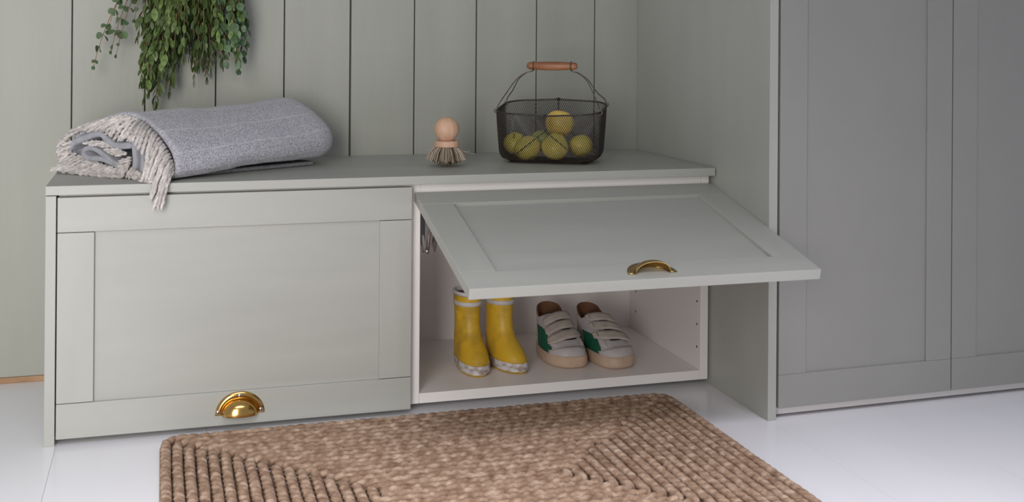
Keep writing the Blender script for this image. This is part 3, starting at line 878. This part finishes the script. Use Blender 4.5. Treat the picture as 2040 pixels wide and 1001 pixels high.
# ------------------------------------------------------------------ hanging eucalyptus
re_ = random.Random(21)
eu = empty('eucalyptus_bunch', (.25, D - .02, 1.13))
tag(eu, 'bunch of green eucalyptus branches hanging upside down on the boarded wall', 'plant')
EO = Vector((.25, D - .02, 1.13))
def leaf_mesh(name, wdt, curl, mt, closed=0):
    """leaf of length 1 pointing along +z, folded along the midrib"""
    V = [(0, 0, 0)]; rows = ((.10, .42), (.28, .82), (.50, 1.0), (.73, .82), (.91, .42))
    for t, q in rows:
        y = -curl * t * t
        V += [(-wdt*q/2, y + wdt*q*.16, t), (0, y, t), (wdt*q/2, y + wdt*q*.16, t)]
    V.append((0, -curl, 1))
    Fc = [(0, 1, 2), (0, 2, 3)]
    for i in range(len(rows) - 1):
        k = 1 + 3*i; Fc += [(k, k+3, k+4, k+1), (k+1, k+4, k+5, k+2)]
    k = 1 + 3*(len(rows)-1); Fc += [(k, k+3, k+1), (k+1, k+3, k+2)]
    me = bpy.data.meshes.new(name); me.from_pydata(V, [], Fc); me.materials.append(mt); me.polygons.foreach_set('use_smooth', [True]*len(Fc)); return me
L_long = leaf_mesh('leaf_long', .36, .12, m_leaf); L_wide = leaf_mesh('leaf_wide', .50, .08, m_leaf)
L_round = leaf_mesh('leaf_round', .88, .05, m_leafr); L_bud = leaf_mesh('leaf_bud', .26, .05, m_leaf)
leaves = []      # (mesh, matrix, score)
def put_leaf(me, p, direction, size, spin):
    d = Vector(direction).normalized()
    q = d.to_track_quat('Z', 'Y').to_matrix().to_4x4()
    M = Matrix.Translation(p - EO) @ q @ Matrix.Rotation(spin, 4, 'Z') @ Matrix.Scale(size, 4)
    pw = p - CAM; k = F_PX / pw.dot(c_f); sx = CX + k*pw.dot(c_r); sy = CY - k*pw.dot(c_u)
    vis = sy > -25
    leaves.append((me, M, (0 if vis else 1000) + p.y * 100 - size * 60))
def branch(tip, start, style, spread=.5, size=.024, step=.0125, bare=0):
    tip = Vector(tip); start = Vector(start)
    mid1 = start.lerp(tip, .33) + Vector(((tip.x - start.x)*.25, -.02, .02)); mid2 = Vector((tip.x - (tip.x - start.x)*.12, tip.y, start.lerp(tip, .68).z))
    pts = bez(start, mid1, mid2, tip, 20)
    b = MB(); b.tube([p - EO for p in pts], lambda t: .0017*(1 - .65*t), 5); b.build('stem', m_stem, eu, smooth=True)
    L = [0]
    for i in range(20): L.append(L[-1] + (pts[i+1] - pts[i]).length)
    tot = L[-1]; s = max(.10, tot*.2) + re_.random()*.01; az = re_.random()*PI
    while s < tot - .004:
        i = max(j for j in range(21) if L[j] <= s); i = min(i, 19); t = (s - L[i]) / (L[i+1] - L[i] + 1e-9)
        p = pts[i].lerp(pts[i+1], t); dr_ = (pts[i+1] - pts[i]).normalized()
        az += PI/2 + re_.uniform(-.4, .4)
        side = dr_.orthogonal().normalized(); side.rotate(Matrix.Rotation(az, 3, dr_))
        near = (tot - s)
        sz = size * re_.uniform(.75, 1.15) * (1 if near > .03 else .7)
        op = spread * re_.uniform(.6, 1.4) * (1 if near > .02 else .45)
        for sg in (1, -1):
            dd = dr_ + side*sg*op
            if style != 'sprig': dd.z -= .35
            me_ = {'long': L_long if re_.random() < .6 else L_wide, 'round': L_round if re_.random() < .7 else L_wide, 'sprig': L_round}[style]
            if near < .022 and style == 'long': me_ = L_bud
            q = p + dd.normalized()*.001
            if q.y > D - .012: q.y = D - .012
            if dd.y > 0 and q.y + dd.normalized().y*sz > D - .004: dd.y = -abs(dd.y)*.3
            put_leaf(me_, q, dd, sz, re_.uniform(-.8, .8) if style != 'sprig' else re_.uniform(-1.5, 1.5))
        s += step * re_.uniform(.8, 1.25)
    for sg in (-1, 1): put_leaf(L_bud if style == 'long' else L_round, tip, (pts[-1] - pts[-2]) + Vector((sg*.002, 0, 0)), size*.75 if style == 'long' else size*.5, re_.random())
tips = [(288, 192), (297, 180), (308, 222), (281, 160), (303, 165), (318, 150), (328, 140), (338, 181), (345, 150), (354, 128), (330, 120), (296, 130), (284, 115), (365, 112), (378, 108),
        (387, 157), (395, 130), (372, 90), (405, 118), (412, 152), (420, 140), (428, 110), (398, 95), (440, 118), (347, 100), (312, 110), (322, 95), (300, 85), (416, 85), (385, 70),
        (360, 75), (335, 60), (440, 60), (275, 70), (290, 60)]
for i, (px, py) in enumerate(tips):
    yy = re_.uniform(.312, .385); p = at(px, py, 1, yy)
    branch(p, (.262 + re_.uniform(-.02, .02), re_.uniform(.345, .375), 1.00), 'long', .68, .0270)
for px, py in [(452, 128), (443, 130), (462, 95), (476, 140), (488, 118), (470, 60), (486, 55), (455, 40), (492, 85), (468, 100), (400, 50), (425, 40), (355, 40), (478, 20)]:
    yy = re_.uniform(.305, .37); p = at(px, py, 1, yy)
    branch(p, (.275 + re_.uniform(-.02, .02), re_.uniform(.345, .375), 1.00), 'round' if px % 2 == 0 or px > 480 else 'long', .6, .0205)
# airy sprigs arching to the left
for px, py, sx in [(187, 131, 0), (222, 100, 0), (232, 108, 0), (215, 60, 0), (268, 38, 0)]:
    p = at(px, py, 1, .345)
    branch(p, (.235, .355, .965), 'sprig', 1.25, .0185, .027)
leaves.sort(key=lambda q: q[2])
for me_, M, _ in leaves[:300]:
    o = bpy.data.objects.new('leaf', me_); col.objects.link(o); o.parent = eu; o.matrix_local = M
b = MB(); bm_names = {L_long.name: 0, L_wide.name: 0, L_bud.name: 0, L_round.name: 1}
for me_, M, _ in leaves[300:]:
    b.add([M @ v.co for v in me_.vertices], [tuple(p.vertices) for p in me_.polygons], bm_names[me_.name])
tag(b.build('foliage', [m_leaf, m_leafr], eu, smooth=True), kind='stuff')
# twine loop and peg that carry the bunch, just above the picture
b = MB(); b.tube([(.008 + .022*math.cos(t*.5), -.025 + .016*math.sin(t*.5), -.13 + .0012*t*.5) for t in range(40)], .0015, 5)
b.tube([(.012, -.03, -.115), (.004, -.024, -.05), (0, -.020, .004), (-.003, -.012, .004), (.006, -.024, -.11)], .0013, 5); b.build('twine', m_cord, eu, smooth=True)
b = MB(); b.tube([(0, .021, 0), (0, 0, 0), (0, -.022, .002), (0, -.028, .010)], .0035, 8); b.build('peg', m_steel, eu, smooth=True)
